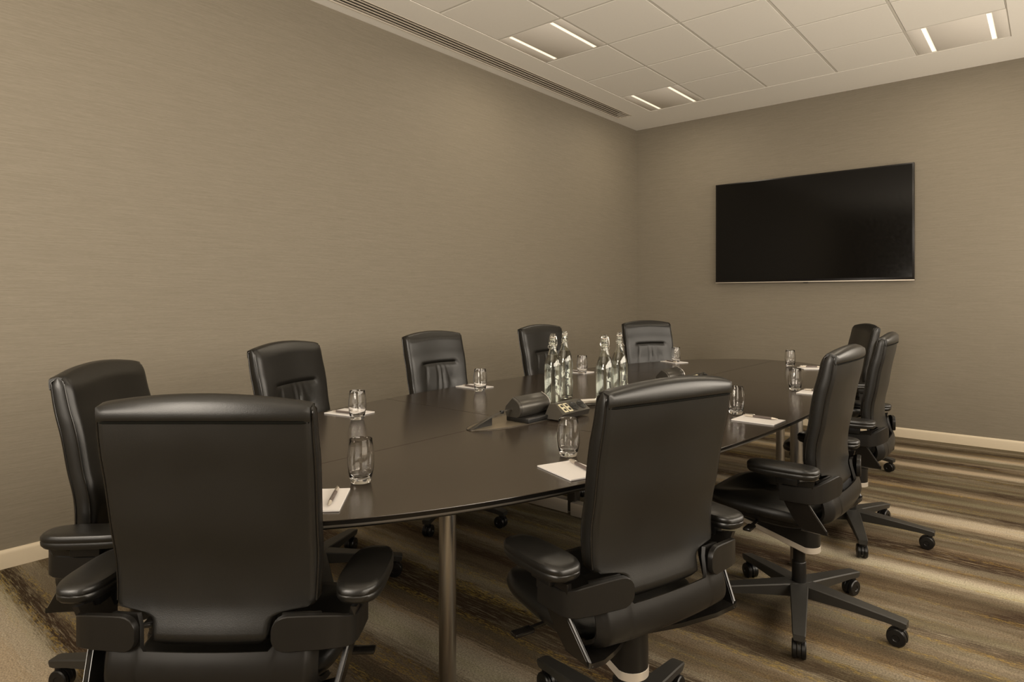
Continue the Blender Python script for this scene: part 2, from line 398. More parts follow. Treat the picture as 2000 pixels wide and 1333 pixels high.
# air grille along the left wall
t = thing('air_grille', 'long white linear air grille with dark slots in the ceiling along the left wall', 'air vent', (SX0, Y0, ZC))
bm = bmesh.new(); W_ = SX1 - SX0; Ln = SY1 - Y0
box(bm, (0.004, Ln / 2, 0.004), (0.008, Ln, 0.012)); box(bm, (W_ - 0.004, Ln / 2, 0.004), (0.008, Ln, 0.012)); box(bm, (W_ / 2, Ln - 0.004, 0.004), (W_, 0.008, 0.012))
from_bm('frame', bm, M['grille'], t)
pitch = (W_ - 0.004) / 5
for i in range(1, 5):
    bm = bmesh.new(); cx = 0.002 + i * pitch
    box(bm, (cx, Ln / 2, 0.003), (pitch * 0.46, Ln, 0.004), 0.001); from_bm('blade', bm, M['grille'], t)
bm = bmesh.new(); box(bm, (W_ / 2, Ln / 2, 0.06), (W_ - .004, Ln, 0.004)); box(bm, (0.005, Ln / 2, 0.034), (0.003, Ln - .02, 0.05)); box(bm, (W_ - 0.005, Ln / 2, 0.034), (0.003, Ln - .02, 0.05)); from_bm('duct_back', bm, M['dark'], t)

# ------------------------------------------------------------------ wall screen
t = thing('wall_screen', 'large flat black television screen with a silver lower edge on the back wall', 'television', (-1.802, Y1, 1.898))
TW, TH = 1.774, 1.018
bm = bmesh.new(); box(bm, (0, -0.041, 0), (TW, 0.034, TH), 0.003); from_bm('bezel', bm, M['tvframe'], t)
bm = bmesh.new(); box(bm, (0, -0.0585, 0.006), (TW - 0.03, 0.002, TH - 0.034)); from_bm('screen', bm, M['screen'], t)
bm = bmesh.new(); box(bm, (0, -0.042, -TH / 2 - 0.004), (TW, 0.04, 0.010), 0.002); from_bm('lower_trim', bm, M['silver'], t)
bm = bmesh.new(); box(bm, (0, -0.012, 0), (0.6, 0.024, 0.4), 0.003); from_bm('wall_bracket', bm, M['black'], t)
bm = bmesh.new(); box(bm, (0, -0.055, -TH / 2 - 0.012), (0.045, 0.012, 0.008), 0.002); from_bm('sensor', bm, M['black'], t)

# ------------------------------------------------------------------ conference table
TC = Vector((-1.66, 2.87)); TA, TB, TE = 0.872, 2.295, 2.2; TZ = 0.74
def outline(n=240):
    pts = []
    for i in range(n):
        a = 2 * pi * i / n; c, s = cos(a), sin(a)
        pts.append((TA * math.copysign(abs(c) ** (2 / TE), c), TB * math.copysign(abs(s) ** (2 / TE), s)))
    return pts
def clip(poly, nx, ny, d):
    out = []
    for i in range(len(poly)):
        p, q = poly[i - 1], poly[i]; a = p[0] * nx + p[1] * ny - d; b_ = q[0] * nx + q[1] * ny - d
        if (a < 0) != (b_ < 0):
            t_ = a / (a - b_); out.append((p[0] + t_ * (q[0] - p[0]), p[1] + t_ * (q[1] - p[1])))
        if b_ >= 0: out.append(q)
    return out
table = thing('conference_table', 'long dark brown boat-shaped conference table on steel legs', 'table', (TC.x, TC.y, 0))
g = 0.0018
def leaf_list():
    for sx in (-1, 1):
        for (ya, yb) in ((-9, -0.89), (-0.89, 0.90), (0.90, 9)):
            p = clip(outline(), sx, 0, g); p = clip(p, 0, 1, ya + g); p = clip(p, 0, -1, -(yb - g)); yield p
for p in leaf_list():
    bm = bmesh.new()
    def ring(k, z): return [(x * k, y * (k + (1 - k) * 0.6), z) for x, y in p]
    loft(bm, [ring(0.965, TZ - 0.030), ring(0.988, TZ - 0.020)], cap0=True, cap1=False, mi=1)
    loft(bm, [ring(0.988, TZ - 0.020), ring(0.9915, TZ - 0.0165), ring(0.993, TZ - 0.013)], cap0=False, cap1=False, mi=2)
    loft(bm, [ring(0.993, TZ - 0.013), ring(1.0, TZ - 0.0012)], cap0=False, cap1=False, mi=1)
    loft(bm, [ring(1.0, TZ - 0.0012), ring(0.9993, TZ)], cap0=False, cap1=True, mi=0)
    bmesh.ops.remove_doubles(bm, verts=bm.verts, dist=1e-5)
    from_bm('tabletop_leaf', bm, [M['table'], M['edge'], M['lip']], table, sharp=25)
# subframe
bm = bmesh.new()
for x in (-0.30, 0.30): box(bm, (x, 0, TZ - 0.046), (0.04, 3.3, 0.036), 0.003)
for y in (-1.45, 0.2, 1.45): box(bm, (0, y, TZ - 0.046), (1.0 if abs(y) > 1 else 1.5, 0.04, 0.036), 0.003)
from_bm('under_frame', bm, M['black'], table)
def table_leg(x, y):
    bm = bmesh.new()
    lathe(bm, [(0.030, 0), (0.030, 0.008), (0.027, 0.010), (0.027, TZ - 0.075), (0.0262, TZ - 0.074), (0.0262, TZ - 0.071), (0.027, TZ - 0.070), (0.027, TZ - 0.028)], 40, (x, y, 0))
    return from_bm('leg', bm, M['steel'], table)
for x, y in ((-1.45, 1.40), (-0.90, 3.09), (-2.44, 3.05), (-1.40, 4.45), (-1.92, 4.35)): table_leg(x - TC.x, y - TC.y)
# pedestal with a floor runner
bm = bmesh.new(); px, py = -2.08 - TC.x, 3.0 - TC.y
box(bm, (px, py, 0.36), (0.055, 0.055, 0.68), 0.006); from_bm('column', bm, M['gunmetal'], table)
bm = bmesh.new(); box(bm, (px + 0.19, py - 0.02, 0.045), (0.36, 0.06, 0.075), 0.006); box(bm, (px - 0.17, py + 0.0, 0.045), (0.30, 0.06, 0.075), 0.006)
from_bm('floor_runner', bm, M['silver'], table)

# ------------------------------------------------------------------ power docks on the table's centre line
def make_dock(dy, label):
    t = thing('power_dock', label, 'power outlet unit', (-1.63, 2.03 + dy, TZ), 0, 'power docks along the table centre')
    # oval recess plate with a bright rim
    bm = bmesh.new(); n = 56
    poly = [(0.098 * cos(2 * pi * i / n), 0.345 * sin(2 * pi * i / n)) for i in range(n)]
    loft(bm, [[(x * k - 0.02, y * k + 0.02, z) for x, y in poly] for k, z in ((1, 0.0), (1, 0.0015), (0.985, 0.0022))])
    from_bm('recess_plate', bm, M['plate'], t)
    bm = bmesh.new(); tube(bm, [(x - 0.02, y + 0.02, 0.002) for x, y in poly], 0.0016, 6, True); from_bm('rim', bm, M['gunmetal'], t)
    # raised flap arm; the dark sheet under it stands in for its shadow
    pts = [(-0.020 + 0.008 * q / 16, -0.322 + 0.235 * q / 16, 0.004 + 0.046 * sin(q / 16 * pi / 2)) for q in range(17)]
    bm = bmesh.new(); rings = []
    for i, p_ in enumerate(pts):
        q = i / 16; wv = 0.010 * (1 - 0.55 * q); th = 0.0022 + 0.0015 * q
        rings.append([(p_[0] - wv, p_[1], p_[2] - 0.001), (p_[0], p_[1], p_[2] + th), (p_[0] + wv, p_[1], p_[2] - 0.001), (p_[0], p_[1], p_[2] - th)])
    loft(bm, rings); from_bm('flap_arm', bm, M['gunmetal'], t, sharp=50)
    bm = bmesh.new()
    loft(bm, [[(p_[0] - 0.001, p_[1], 0.0022), (p_[0] - 0.001, p_[1], p_[2] - 0.002), (p_[0] + 0.001, p_[1], p_[2] - 0.002), (p_[0] + 0.001, p_[1], 0.0022)] for p_ in pts[1:9]]); from_bm('flap_shadow_sheet', bm, M['black'], t)
    bm = bmesh.new(); box(bm, (-0.013, -0.150, 0.046), (0.011, 0.016, 0.013), 0.002); from_bm('hinge', bm, M['black'], t)
    # housing: rounded on the right, pointed at the top, flat end plate
    sec = [(0.000, 0.052)] + [(0.004 + 0.046 * sin(a), -0.001 + 0.046 * cos(a)) for a in [radians(22 + 118 * i / 18) for i in range(19)]] + [(0.022, -0.044), (-0.034, -0.044), (-0.046, -0.010), (-0.040, 0.012)]
    cz = 0.051; ox = -0.008
    def ringat(y, k): return [(ox + x * k * 0.9, y, cz + z * k * 0.9) for x, z in sec]
    bm = bmesh.new(); loft(bm, [ringat(-0.082, 0.98), ringat(-0.080, 1.0), ringat(0.096, 1.0), ringat(0.099, 0.97)])
    from_bm('rounded_housing', bm, M['housing'], t, sharp=28)
    bm = bmesh.new(); loft(bm, [ringat(-0.094, 0.90), ringat(-0.091, 0.96), ringat(-0.082, 0.96)]); from_bm('end_plate', bm, M['housing'], t, sharp=28)
    bm = bmesh.new(); tube(bm, [(x * 0.91 + ox, 0.097, cz + z * 0.91) for x, z in sec[:21]], 0.0020, 6); from_bm('housing_rim', bm, M['steel'], t)
    bm = bmesh.new(); box(bm, (0.02, 0.03, 0.0115), (0.115, 0.25, 0.018), 0.003); from_bm('foot_block', bm, M['black'], t)
    # wedge-shaped socket block whose sloped face looks to the right
    blk = [(0.060, 0.006), (0.140, 0.006), (0.148, 0.028), (0.096, 0.064), (0.068, 0.060)]
    bm = bmesh.new(); y0, y1 = 0.052, 0.228
    loft(bm, [[(x, y0 - 0.03 * (0.064 - z) / 0.06, z) for x, z in blk], [(x, y0, z) for x, z in blk], [(x, y1, z) for x, z in blk]])
    from_bm('socket_block', bm, M['gunmetal'], t, sharp=25)
    a0 = Vector((0.148, 0, 0.028)); a1 = Vector((0.096, 0, 0.064)); d = (a1 - a0); ln = d.length; d.normalize(); nrm = Vector((-d.z, 0, d.x)) * -1
    if nrm.z < 0: nrm = -nrm
    ang = atan2(nrm.x, nrm.z); rot = Matrix.Rotation(ang, 3, 'Y'); mid = (a0 + a1) / 2
    for y in (0.148, 0.200):
        bm = bmesh.new(); rings = []
        for rr_, h in ((0.0225, 0.0), (0.0225, 0.0022), (0.0200, 0.0022), (0.018, 0.0008)):
            rings.append([mid + Vector((0, y, 0)) + rot @ Vector((rr_ * cos(2 * pi * i / 28), rr_ * sin(2 * pi * i / 28), h)) for i in range(28)])
        loft(bm, rings)
        for sgn in (-1, 1): cyl(bm, mid + Vector((0, y + sgn * 0.0080, 0)) + nrm * 0.001, mid + Vector((0, y + sgn * 0.0080, 0)) + nrm * 0.003, 0.0028, seg=10)
        from_bm('socket', bm, M['socket'], t)
    for y in (0.072, 0.104):
        bm = bmesh.new(); box(bm, mid + Vector((0, y, 0)) + nrm * 0.0008, (ln * 0.74, 0.024, 0.003), 0.0006, rot); from_bm('data_port', bm, M['port'], t)
        for k in (-1, 1):
            bm = bmesh.new(); box(bm, mid + Vector((0, y, 0)) + d * (k * ln * 0.17) + nrm * 0.0025, (0.012, 0.013, 0.0018), 0.0, rot); from_bm('port_opening', bm, M['socket'], COL.objects[-1])
    return t
make_dock(0.0, 'grey metal power unit with two round sockets beside the left pair of bottles')
make_dock(1.27, 'farther grey power unit with sockets, just above the front right chair back')

# ------------------------------------------------------------------ drinking glasses
def make_glass():
    t = thing('drinking_glass', '', 'glass')
    bm = bmesh.new()
    outer = [(0.0235, 0.0), (0.0262, 0.0015), (0.0285, 0.010), (0.0325, 0.028), (0.0352, 0.048), (0.0356, 0.062), (0.0345, 0.080), (0.0320, 0.098), (0.0300, 0.1150)]
    inner = [(0.0297, 0.1162), (0.0289, 0.1150), (0.0308, 0.098), (0.0332, 0.080), (0.0342, 0.062), (0.0337, 0.048), (0.0308, 0.028), (0.0262, 0.0155), (0.018, 0.0125), (0.004, 0.0118)]
    lathe(bm, outer + inner, 48)
    o = from_bm('glass_body', bm, M['glass'], None, sharp=60)
    return t, o
gt, gbody = make_glass(); bpy.data.objects.remove(gt)
gmesh = gbody.data; bpy.data.objects.remove(gbody)
glass_spots = [
    (-1.412, 1.043, 'drinking glass beside the notepad and pen, right of the large front left chair'),
    (-1.153, 1.635, 'drinking glass left of the front right chair, just above a notepad'),
    (-2.150, 1.571, 'drinking glass on the notepad of the second chair from the left'),
    (-2.302, 2.461, 'drinking glass on the notepad of the third chair from the left'),
    (-2.330, 3.458, 'small distant drinking glass seen between the two pairs of water bottles'),
    (-2.184, 4.507, 'small drinking glass in front of the chair beside the room corner'),
    (-1.026, 2.682, 'drinking glass just right of the front right chair back, beside notepad and pen'),
    (-1.046, 3.568, 'front one of the two overlapping glasses at the far right of the table'),
    (-1.432, 4.769, 'rear one of the two overlapping glasses at the far right of the table'),
]
gl0 = None
for x, y, lab in glass_spots:
    o = bpy.data.objects.new('drinking_glass', gmesh) if gl0 is None else gl0.copy()
    if gl0 is None: gl0 = o
    COL.objects.link(o); o.location = (x, y, TZ + 0.0008); tag(o, lab, 'glass', 'drinking glasses on the conference table')

# ------------------------------------------------------------------ swing-top water bottles
def make_bottle():
    t = thing('water_bottle', 'x', 'bottle', group='swing-top water bottles')
    out = [(0.030, 0.0), (0.0365, 0.002), (0.0390, 0.008), (0.0390, 0.172), (0.0382, 0.184), (0.0355, 0.198), (0.0300, 0.216), (0.0225, 0.236), (0.0170, 0.254), (0.0140, 0.270), (0.0132, 0.279), (0.0158, 0.281), (0.0160, 0.287), (0.0136, 0.290), (0.0132, 0.300), (0.0145, 0.303), (0.0145, 0.308), (0.0125, 0.310)]
    inn = [(0.0095, 0.310), (0.0105, 0.300), (0.0105, 0.276), (0.0145, 0.254), (0.0200, 0.236), (0.0275, 0.216), (0.0330, 0.198), (0.0358, 0.184), (0.0367, 0.172), (0.0367, 0.016), (0.030, 0.010), (0.004, 0.013)]
    bm = bmesh.new(); lathe(bm, out + inn, 40); from_bm('bottle_glass', bm, M['bottle'], t, sharp=60)
    wat = [(0.004, 0.0128), (0.0302, 0.0098), (0.0369, 0.0158), (0.0369, 0.172), (0.0360, 0.184), (0.0332, 0.198), (0.0277, 0.216), (0.0222, 0.2305), (0.004, 0.2305)]
    bm = bmesh.new(); lathe(bm, wat, 40); from_bm('water', bm, M['water'], t, sharp=60)
    bm = bmesh.new(); lathe(bm, [(0.0090, 0.309), (0.0120, 0.312), (0.0125, 0.318), (0.0118, 0.325), (0.0080, 0.328)], 24); from_bm('stopper', bm, M['bottle'], t)
    bm = bmesh.new(); lathe(bm, [(0.0100, 0.3085), (0.0132, 0.3095), (0.0132, 0.3118), (0.0100, 0.3125)], 24); from_bm('gasket', bm, M['rubber'], t)
    bm = bmesh.new()
    tube(bm, [(0.0168 * cos(a), 0.0168 * sin(a), 0.2755) for a in [2 * pi * i / 24 for i in range(24)]], 0.0011, 6, True)
    for s in (-1, 1):
        tube(bm, [(s * 0.0168, 0, 0.2755), (s * 0.0195, 0.004, 0.283), (s * 0.0185, 0.002, 0.298), (s * 0.0150, 0, 0.314), (s * 0.0118, 0, 0.320)], 0.0011, 6)
        tube(bm, [(s * 0.0168, 0, 0.2755), (s * 0.0205, -0.010, 0.270), (s * 0.016, -0.019, 0.262)], 0.0011, 6)
    tube(bm, [(-0.016, -0.019, 0.262), (0, -0.0225, 0.2585), (0.016, -0.019, 0.262)], 0.0011, 6)
    from_bm('wire_bail', bm, M['chrome'], t)
    return t
def copy_tree(o, parent=None):
    c = o.copy(); COL.objects.link(c); c.parent = parent
    for ch in list(o.children): copy_tree(ch, c)
    return c
bproto = make_bottle()
bottle_spots = [
    (-1.745, 2.352, 20, 'water bottle behind the near power unit, leftmost of the four swing-top bottles'),
    (-1.842, 2.580, -60, 'water bottle second from the left, touching the leftmost one in view'),
    (-1.520, 2.435, 35, 'water bottle third from the left, rising behind the front right chair back'),
    (-1.580, 2.662, 100, 'rightmost of the four clear swing-top water bottles on the table'),
]
for i, (x, y, a, lab) in enumerate(bottle_spots):
    o = bproto if i == 0 else copy_tree(bproto)
    o.location = (x, y, TZ + 0.0008); o.rotation_euler = (0, 0, radians(a)); o['label'] = lab
# shallow tray under/next to the right hand bottles
bm = bmesh.new()
poly = []
for i in range(32):
    a = 2 * pi * i / 32; c, s = cos(a), sin(a); poly.append((0.075 * math.copysign(abs(c) ** 0.5, c), 0.050 * math.copysign(abs(s) ** 0.5, s)))
loft(bm, [[(x * k, y * k, z) for x, y in poly] for k, z in ((0.80, 0.0), (0.90, 0.004), (1.0, 0.014), (0.98, 0.0145), (0.88, 0.007), (0.78, 0.004))])
o = from_bm('dish', bm, M['chrome'], None, sharp=40); o.location = (-1.585, 2.315 + 0.02, TZ + 0.0005); o.rotation_euler = (0, 0, radians(60))
o.location = (-1.635, 2.50, TZ + 0.0005)
tag(o, 'small shiny dish on the table just right of the near power sockets', 'dish')

# ------------------------------------------------------------------ notepads and pens
pads = [  # centre x, y, direction of the long axis (from the sitter to the table centre), seat description
    (-1.360, 0.881, (-0.72, 0.69), 'the large front left chair'),
    (-1.046, 1.499, (-0.94, 0.34), 'the front right chair'),
    (-2.291, 1.634, (0.97, 0.20), 'the second chair from the left'),
    (-2.430, 2.553, (0.99, 0.02), 'the third chair from the left'),
    (-2.390, 3.500, (1.00, 0.00), 'the chair behind the bottles'),
    (-2.200, 4.510, (0.92, -0.38), 'the chair beside the corner'),
    (-0.900, 2.590, (-1.00, 0.03), 'the side-view chair'),
    (-0.925, 3.520, (-1.00, -0.03), 'the second side-view chair'),
    (-1.270, 4.730, (-0.80, -0.60), 'the farthest right chair'),
]
bm = bmesh.new(); box(bm, (0, 0, 0.002), (0.125, 0.170, 0.004), 0.0004, seg=1); pad0 = from_bm('notepad', bm, M['paper'])
def make_pen():
    t = thing('ballpoint_pen', 'x', 'pen', group='pens lying on the notepads')
    bm = bmesh.new(); cyl(bm, (0, -0.045, 0.0052), (0, 0.03, 0.0052), 0.0050, 0.0050, 16); from_bm('barrel', bm, M['pengrey'], t)
    bm = bmesh.new(); cyl(bm, (0, -0.070, 0.0052), (0, -0.062, 0.0052), 0.0010, 0.0024, 12); cyl(bm, (0, -0.062, 0.0052), (0, -0.045, 0.0052), 0.0030, 0.0050, 12); from_bm('tip', bm, M['silver'], t)
    bm = bmesh.new(); cyl(bm, (0, 0.03, 0.0052), (0, 0.062, 0.0052), 0.0051, 0.0046, 16); cyl(bm, (0, 0.062, 0.0052), (0, 0.070, 0.0052), 0.0025, 0.0022, 12); from_bm('cap', bm, M['silver'], t)
    bm = bmesh.new(); box(bm, (0, 0.043, 0.0118), (0.004, 0.040, 0.0012), 0.0003); box(bm, (0, 0.061, 0.0105), (0.004, 0.004, 0.003)); from_bm('clip', bm, M['chrome'], t)
    return t
pen0 = make_pen()
for i, (x, y, d, lab) in enumerate(pads):
    o = pad0 if i == 0 else pad0.copy()
    if i: COL.objects.link(o)
    a = atan2(-d[0], d[1]); o.location = (x, y, TZ + 0.0006); o.rotation_euler = (0, 0, a)
    tag(o, 'blank white notepad before ' + lab, 'notepad', 'white notepads on the conference table')
    p = pen0 if i == 0 else copy_tree(pen0)
    off = Matrix.Rotation(a, 2) @ Vector((0.034, 0.004)); p.location = (x + off.x, y + off.y, TZ + 0.0050); p.rotation_euler = (0, 0, a + radians(random.Random(i).uniform(-6, 6) - 4))
    p['label'] = 'grey pen lying on the notepad before ' + lab

# ------------------------------------------------------------------ swivel chairs
# local frame: the sitter looks along +y, column at the origin
BT = 1.015           # height of the back's upper corners
YR = [(0.51, -0.172), (0.55, -0.158), (0.60, -0.146), (0.68, -0.147), (0.76, -0.163), (0.85, -0.178), (0.93, -0.196), (1.00, -0.206), (1.04, -0.209)]   # rear face of the back
def yrear(z): return spline(YR, z)
def thick(z): return interp([(0.51, 0.050), (0.58, 0.056), (0.75, 0.056), (0.90, 0.058), (1.04, 0.050)], z)
def hwid(z): return interp([(0.515, 0.112), (0.519, 0.119), (0.525, 0.123), (0.560, 0.127), (0.569, 0.134), (0.577, 0.155), (0.583, 0.205), (0.589, 0.212), (0.70, 0.217), (0.90, 0.222), (1.0, 0.221), (1.03, 0.220)], z)
def plan(x, z):   # the back wraps gently around the sitter
    return 0.020 * (x / 0.22) ** 2
def crown(x): return 0.021 * (1 - (x / 0.22) ** 2)
def build_back():
    zs = [0.515, 0.517, 0.520, 0.526, 0.540, 0.555, 0.562, 0.568, 0.572, 0.576, 0.580, 0.583, 0.586, 0.590, 0.598, 0.608, 0.618] + [0.618 + 0.0100 * i for i in range(1, 36)] + [0.974, 0.981, 0.988, 0.995, 1.002, 1.008, 1.0125, 1.016, 1.018]
    n_side = 46
    bm = bmesh.new(); rings = []
    for zi, z in enumerate(zs):
        W = hwid(z); T = thick(z); yr = yrear(z)
        rnd = sm(0.985, 1.018, z)                # pull both faces in towards the top edge
        if z > 0.985:
            k = (z - 0.985) / 0.033; q = 1 - sqrt(max(0, 1 - k * k)); yr_ = yr + T * 0.42 * q; T_ = T * (1 - 0.84 * q); W_ = W - 0.005 * q
        elif z < 0.528:
            k = (0.528 - z) / 0.013; yr_ = yr + T * 0.3 * k; T_ = T * (1 - 0.6 * k); W_ = W - 0.006 * k
        else: yr_, T_, W_ = yr, T, W
        ring = []
        # rear face from +x to -x, then the front face back; rounded vertical edges
        rc = min(0.012, T_ * 0.35)
        xs = [W_ * (1 - 2 * i / (n_side - 1)) for i in range(n_side)]
        for x in xs:
            e = min(1, max(0, (abs(x) - (W_ - rc)) / rc)); yy = yr_ + rc * (1 - sqrt(1 - e * e)) * 0.95
            lift = crown(x) * sm(0.72, 1.0, z)
            ring.append((x, yy + plan(x, z), z + lift))
        rcf = min(0.020, T_ * 0.55)
        for x in reversed(xs):
            e = min(1, max(0, (abs(x) - (W_ - rcf)) / rcf)); yf = yr_ + T_ - rcf * (1 - sqrt(1 - e * e)) * 0.9
            lift = crown(x) * sm(0.72, 1.0, z)
            inn = max(0.0, 1 - (abs(x) / W_) ** 3.5)
            bul = 0.014 * inn * sm(0.60, 0.68, z) * (1 - sm(0.97, 1.01, z))      # pillow
            zc = 0.848 + 0.10 * x * x
            cre = 0.0125 * math.exp(-((z - zc) / 0.007) ** 2) * (1 - sm(0.115, 0.150, abs(x)))   # horizontal stitched crease
            pl = 0.0
            if z < zc:                                                # loose vertical gathers
                ph = x / 0.058 + 0.35 * sin(x * 41 + 0.7) + 0.25 * sin((zc - z) * 22 + x * 9)
                pl = (0.0042 + 0.0022 * sin(x * 67 + 1.9)) * (1 - sm(0.0, 0.80, abs(sin(ph * pi + 0.9)))) * (1 - sm(0.095, 0.140, abs(x))) * sm(0.0, 0.03, zc - z) * (1 - sm(0.08, 0.24, zc - z))
            sink = 0.007 * (1 - sm(0.09, 0.18, abs(x))) * (sm(0.0, 0.006, zc - z) if z < zc else 0)
            ring.append((x, yf + plan(x, z) + bul - cre - pl - sink * sm(0.60, 0.70, z), z + lift))
        rings.append(ring)
    loft(bm, rings)
    return bm
def build_piping(s, which):
    bm = bmesh.new(); zz = [0.592, 0.600, 0.610] + [0.62 + 0.01 * i for i in range(38)] + [0.998, 1.004]; pts = []
    for z in zz:
        W = hwid(z); T = thick(z); lift = crown(W) * sm(0.72, 1, z)
        pts.append((s * (W - 0.0015), yrear(z) + 0.0075 + plan(W, z), z + lift) if which == 'rear' else (s * (W - 0.003), yrear(z) + T - 0.013 + plan(W, z), z + lift))
    W = hwid(1.01); pts.append((s * (W - 0.007), yrear(1.01) + (0.018 if which == 'rear' else 0.030) + plan(W, 1), 1.0115))
    tube(bm, pts, 0.0026, 8)
    return bm
def build_seam():
    bm = bmesh.new(); pts = []
    for i in range(33):
        x = 0.214 * (1 - 2 * i / 32); z = 0.980; pts.append((x, yrear(z) + plan(x, z) - 0.0016 + (0.006 if abs(x) > 0.212 else 0), z + crown(x) * 0.2))
    tube(bm, pts, 0.0021, 8)
    return bm
def build_roll():
    """leather roll over the rear top edge"""
    bm = bmesh.new(); rings = []
    for i in range(41):
        x = 0.2175 * (1 - 2 * i / 40); k = 1 - max(0, (abs(x) - 0.205) / 0.0125) ** 2 * 0.75
        ring = []
        zb, zt = 0.9815 + crown(x) * 0.2, 1.0185 + crown(x)
        prof = [(0.000, zb), (-0.0030, zb + 0.003), (-0.0042, zb + 0.010), (-0.0035, zb + 0.019), (-0.001, (zb + zt) / 2 + 0.013), (0.009, zt - 0.003), (0.022, zt + 0.0008), (0.034, zt - 0.002), (0.030, zt - 0.010), (0.012, zt - 0.014)]
        for dy, z in prof:
            ring.append((x, yrear(min(1.0, z)) + plan(x, z) + 0.001 + (dy if dy > 0 else dy * k), zb + (z - zb) * (1 if abs(x) < .205 else (1 - 0.06 * ((abs(x) - .205) / .0125)))))
        rings.append(ring)
    loft(bm, rings); return bm
def build_shell():
    """curved pelvic shell below the back: rises at both sides, dips under the leather tongue"""
    bm = bmesh.new(); nx, nv = 56, 26
    yz = [(0.0, -0.150, 0.0), ]
    path = [(0.60, -0.158), (0.56, -0.164), (0.52, -0.176), (0.485, -0.188), (0.455, -0.191), (0.434, -0.183), (0.416, -0.158), (0.402, -0.124), (0.395, -0.090)]
    # arc-length samples
    segs = [0]
    for (z0, y0), (z1, y1) in zip(path[:-1], path[1:]): segs.append(segs[-1] + math.hypot(z1 - z0, y1 - y0))
    tabz = [(s, p[0]) for s, p in zip(segs, path)]; taby = [(s, p[1]) for s, p in zip(segs, path)]
    Lt = segs[-1]
    outer = []; inner = []
    for v in range(nv + 1):
        ro = []; ri = []
        for i in range(nx + 1):
            x = 0.2225 * (2 * i / nx - 1)
            dip = 1 - sm(0.131, 0.150, abs(x))                 # 1 in the middle
            rise = sm(0.203, 0.2225, abs(x)) * 0.012
            s0 = 0.022 + 0.070 * dip + rise
            s = s0 + (Lt - s0) * v / nv
            z = spline(tabz, s); y = spline(taby, s)
            wrap = 0.016 * (x / 0.218) ** 2 + 0.026 * sm(0.198, 0.2225, abs(x)) ** 2
            xs_ = x; 
            ro.append((xs_, y + wrap, z)); 
            t = 0.009
            s2 = min(Lt, s + 0.005); dz = spline(tabz, s2) - z; dy = spline(taby, s2) - y; ll = math.hypot(dz, dy) or 1
            ny, nz = (-dz / ll, dy / ll)                        # towards the sitter
            ri.append((xs_ * 0.975, y + wrap + ny * t, z + nz * t + (0.0)))
        outer.append([bm.verts.new(p) for p in ro]); inner.append([bm.verts.new(p) for p in ri])
    for v in range(nv):
        for i in range(nx):
            bm.faces.new((outer[v][i], outer[v][i + 1], outer[v + 1][i + 1], outer[v + 1][i])); bm.faces.new((inner[v][i + 1], inner[v][i], inner[v + 1][i], inner[v + 1][i + 1]))
    for i in range(nx):
        for v, fl in ((0, 1), (nv, 0)):
            q = [outer[v][i], inner[v][i], inner[v][i + 1], outer[v][i + 1]]; bm.faces.new(q if fl else q[::-1])
    for v in range(nv):
        for i, fl in ((0, 0), (nx, 1)):
            q = [outer[v][i], inner[v][i], inner[v + 1][i], outer[v + 1][i]]; bm.faces.new(q if fl else q[::-1])
    return bm
def superring(cx, cy, z, a, b_, n=40, e=3.2, slope=0):
    r = []
    for i in range(n):
        t = 2 * pi * i / n; c, s = cos(t), sin(t)
        x = a * math.copysign(abs(c) ** (2 / e), c); y = b_ * math.copysign(abs(s) ** (2 / e), s)
        r.append((cx + x, cy + y, z + slope * y - (0.018 * max(0, (y / b_) - 0.55) ** 2 / 0.2)))
    return r
def build_seat():
    bm = bmesh.new(); a, b_, cy = 0.232, 0.222, 0.095
    R_ = [(0.80, 0.398), (0.93, 0.400), (0.985, 0.408), (1.0, 0.422), (0.985, 0.438), (0.94, 0.449), (0.80, 0.455), (0.5, 0.454), (0.2, 0.452)]
    loft(bm, [superring(0, cy, z, a * k, b_ * k, 48, 3.4, 0.055) for k, z in R_])
    return bm
def build_seat_pan():
    bm = bmesh.new()
    loft(bm, [superring(0, 0.09, z, 0.232 * k, 0.215 * k, 40, 3.2, 0.055) for k, z in ((0.55, 0.362), (0.78, 0.370), (0.90, 0.386), (0.92, 0.400))])
    return bm
def capsule(w, y0, y1, n=14):
    p = [(w * cos(t), y0 - 0.0 + w * 0.9 * sin(t)) for t in [pi + pi * i / n for i in range(n + 1)]]
    q = [(w * 0.8 * cos(t), y1 + w * 0.5 * sin(t)) for t in [pi * i / n for i in range(n + 1)]]
    return p + q
def mech_ring(w, z, rise, y0=-0.035, y1=0.235, k=1.0):
    return [(x, y, z + rise * max(0, y + 0.02) / 0.26 ) for x, y in capsule(w * k, y0 + (1 - k) * 0.02, y1)]
def build_mech():
    bm = bmesh.new(); loft(bm, [mech_ring(0.046, 0.2600, 0.070), mech_ring(0.046, 0.30, 0.050), mech_ring(0.045, 0.345, 0.02), mech_ring(0.041, 0.385, 0.0), mech_ring(0.030, 0.400, 0.0)]); return bm
def build_band():
    bm = bmesh.new(); loft(bm, [mech_ring(0.046, 0.236, 0.076, k=0.93), mech_ring(0.0472, 0.239, 0.076), mech_ring(0.0472, 0.260, 0.070), mech_ring(0.046, 0.262, 0.070, k=.97)]); return bm
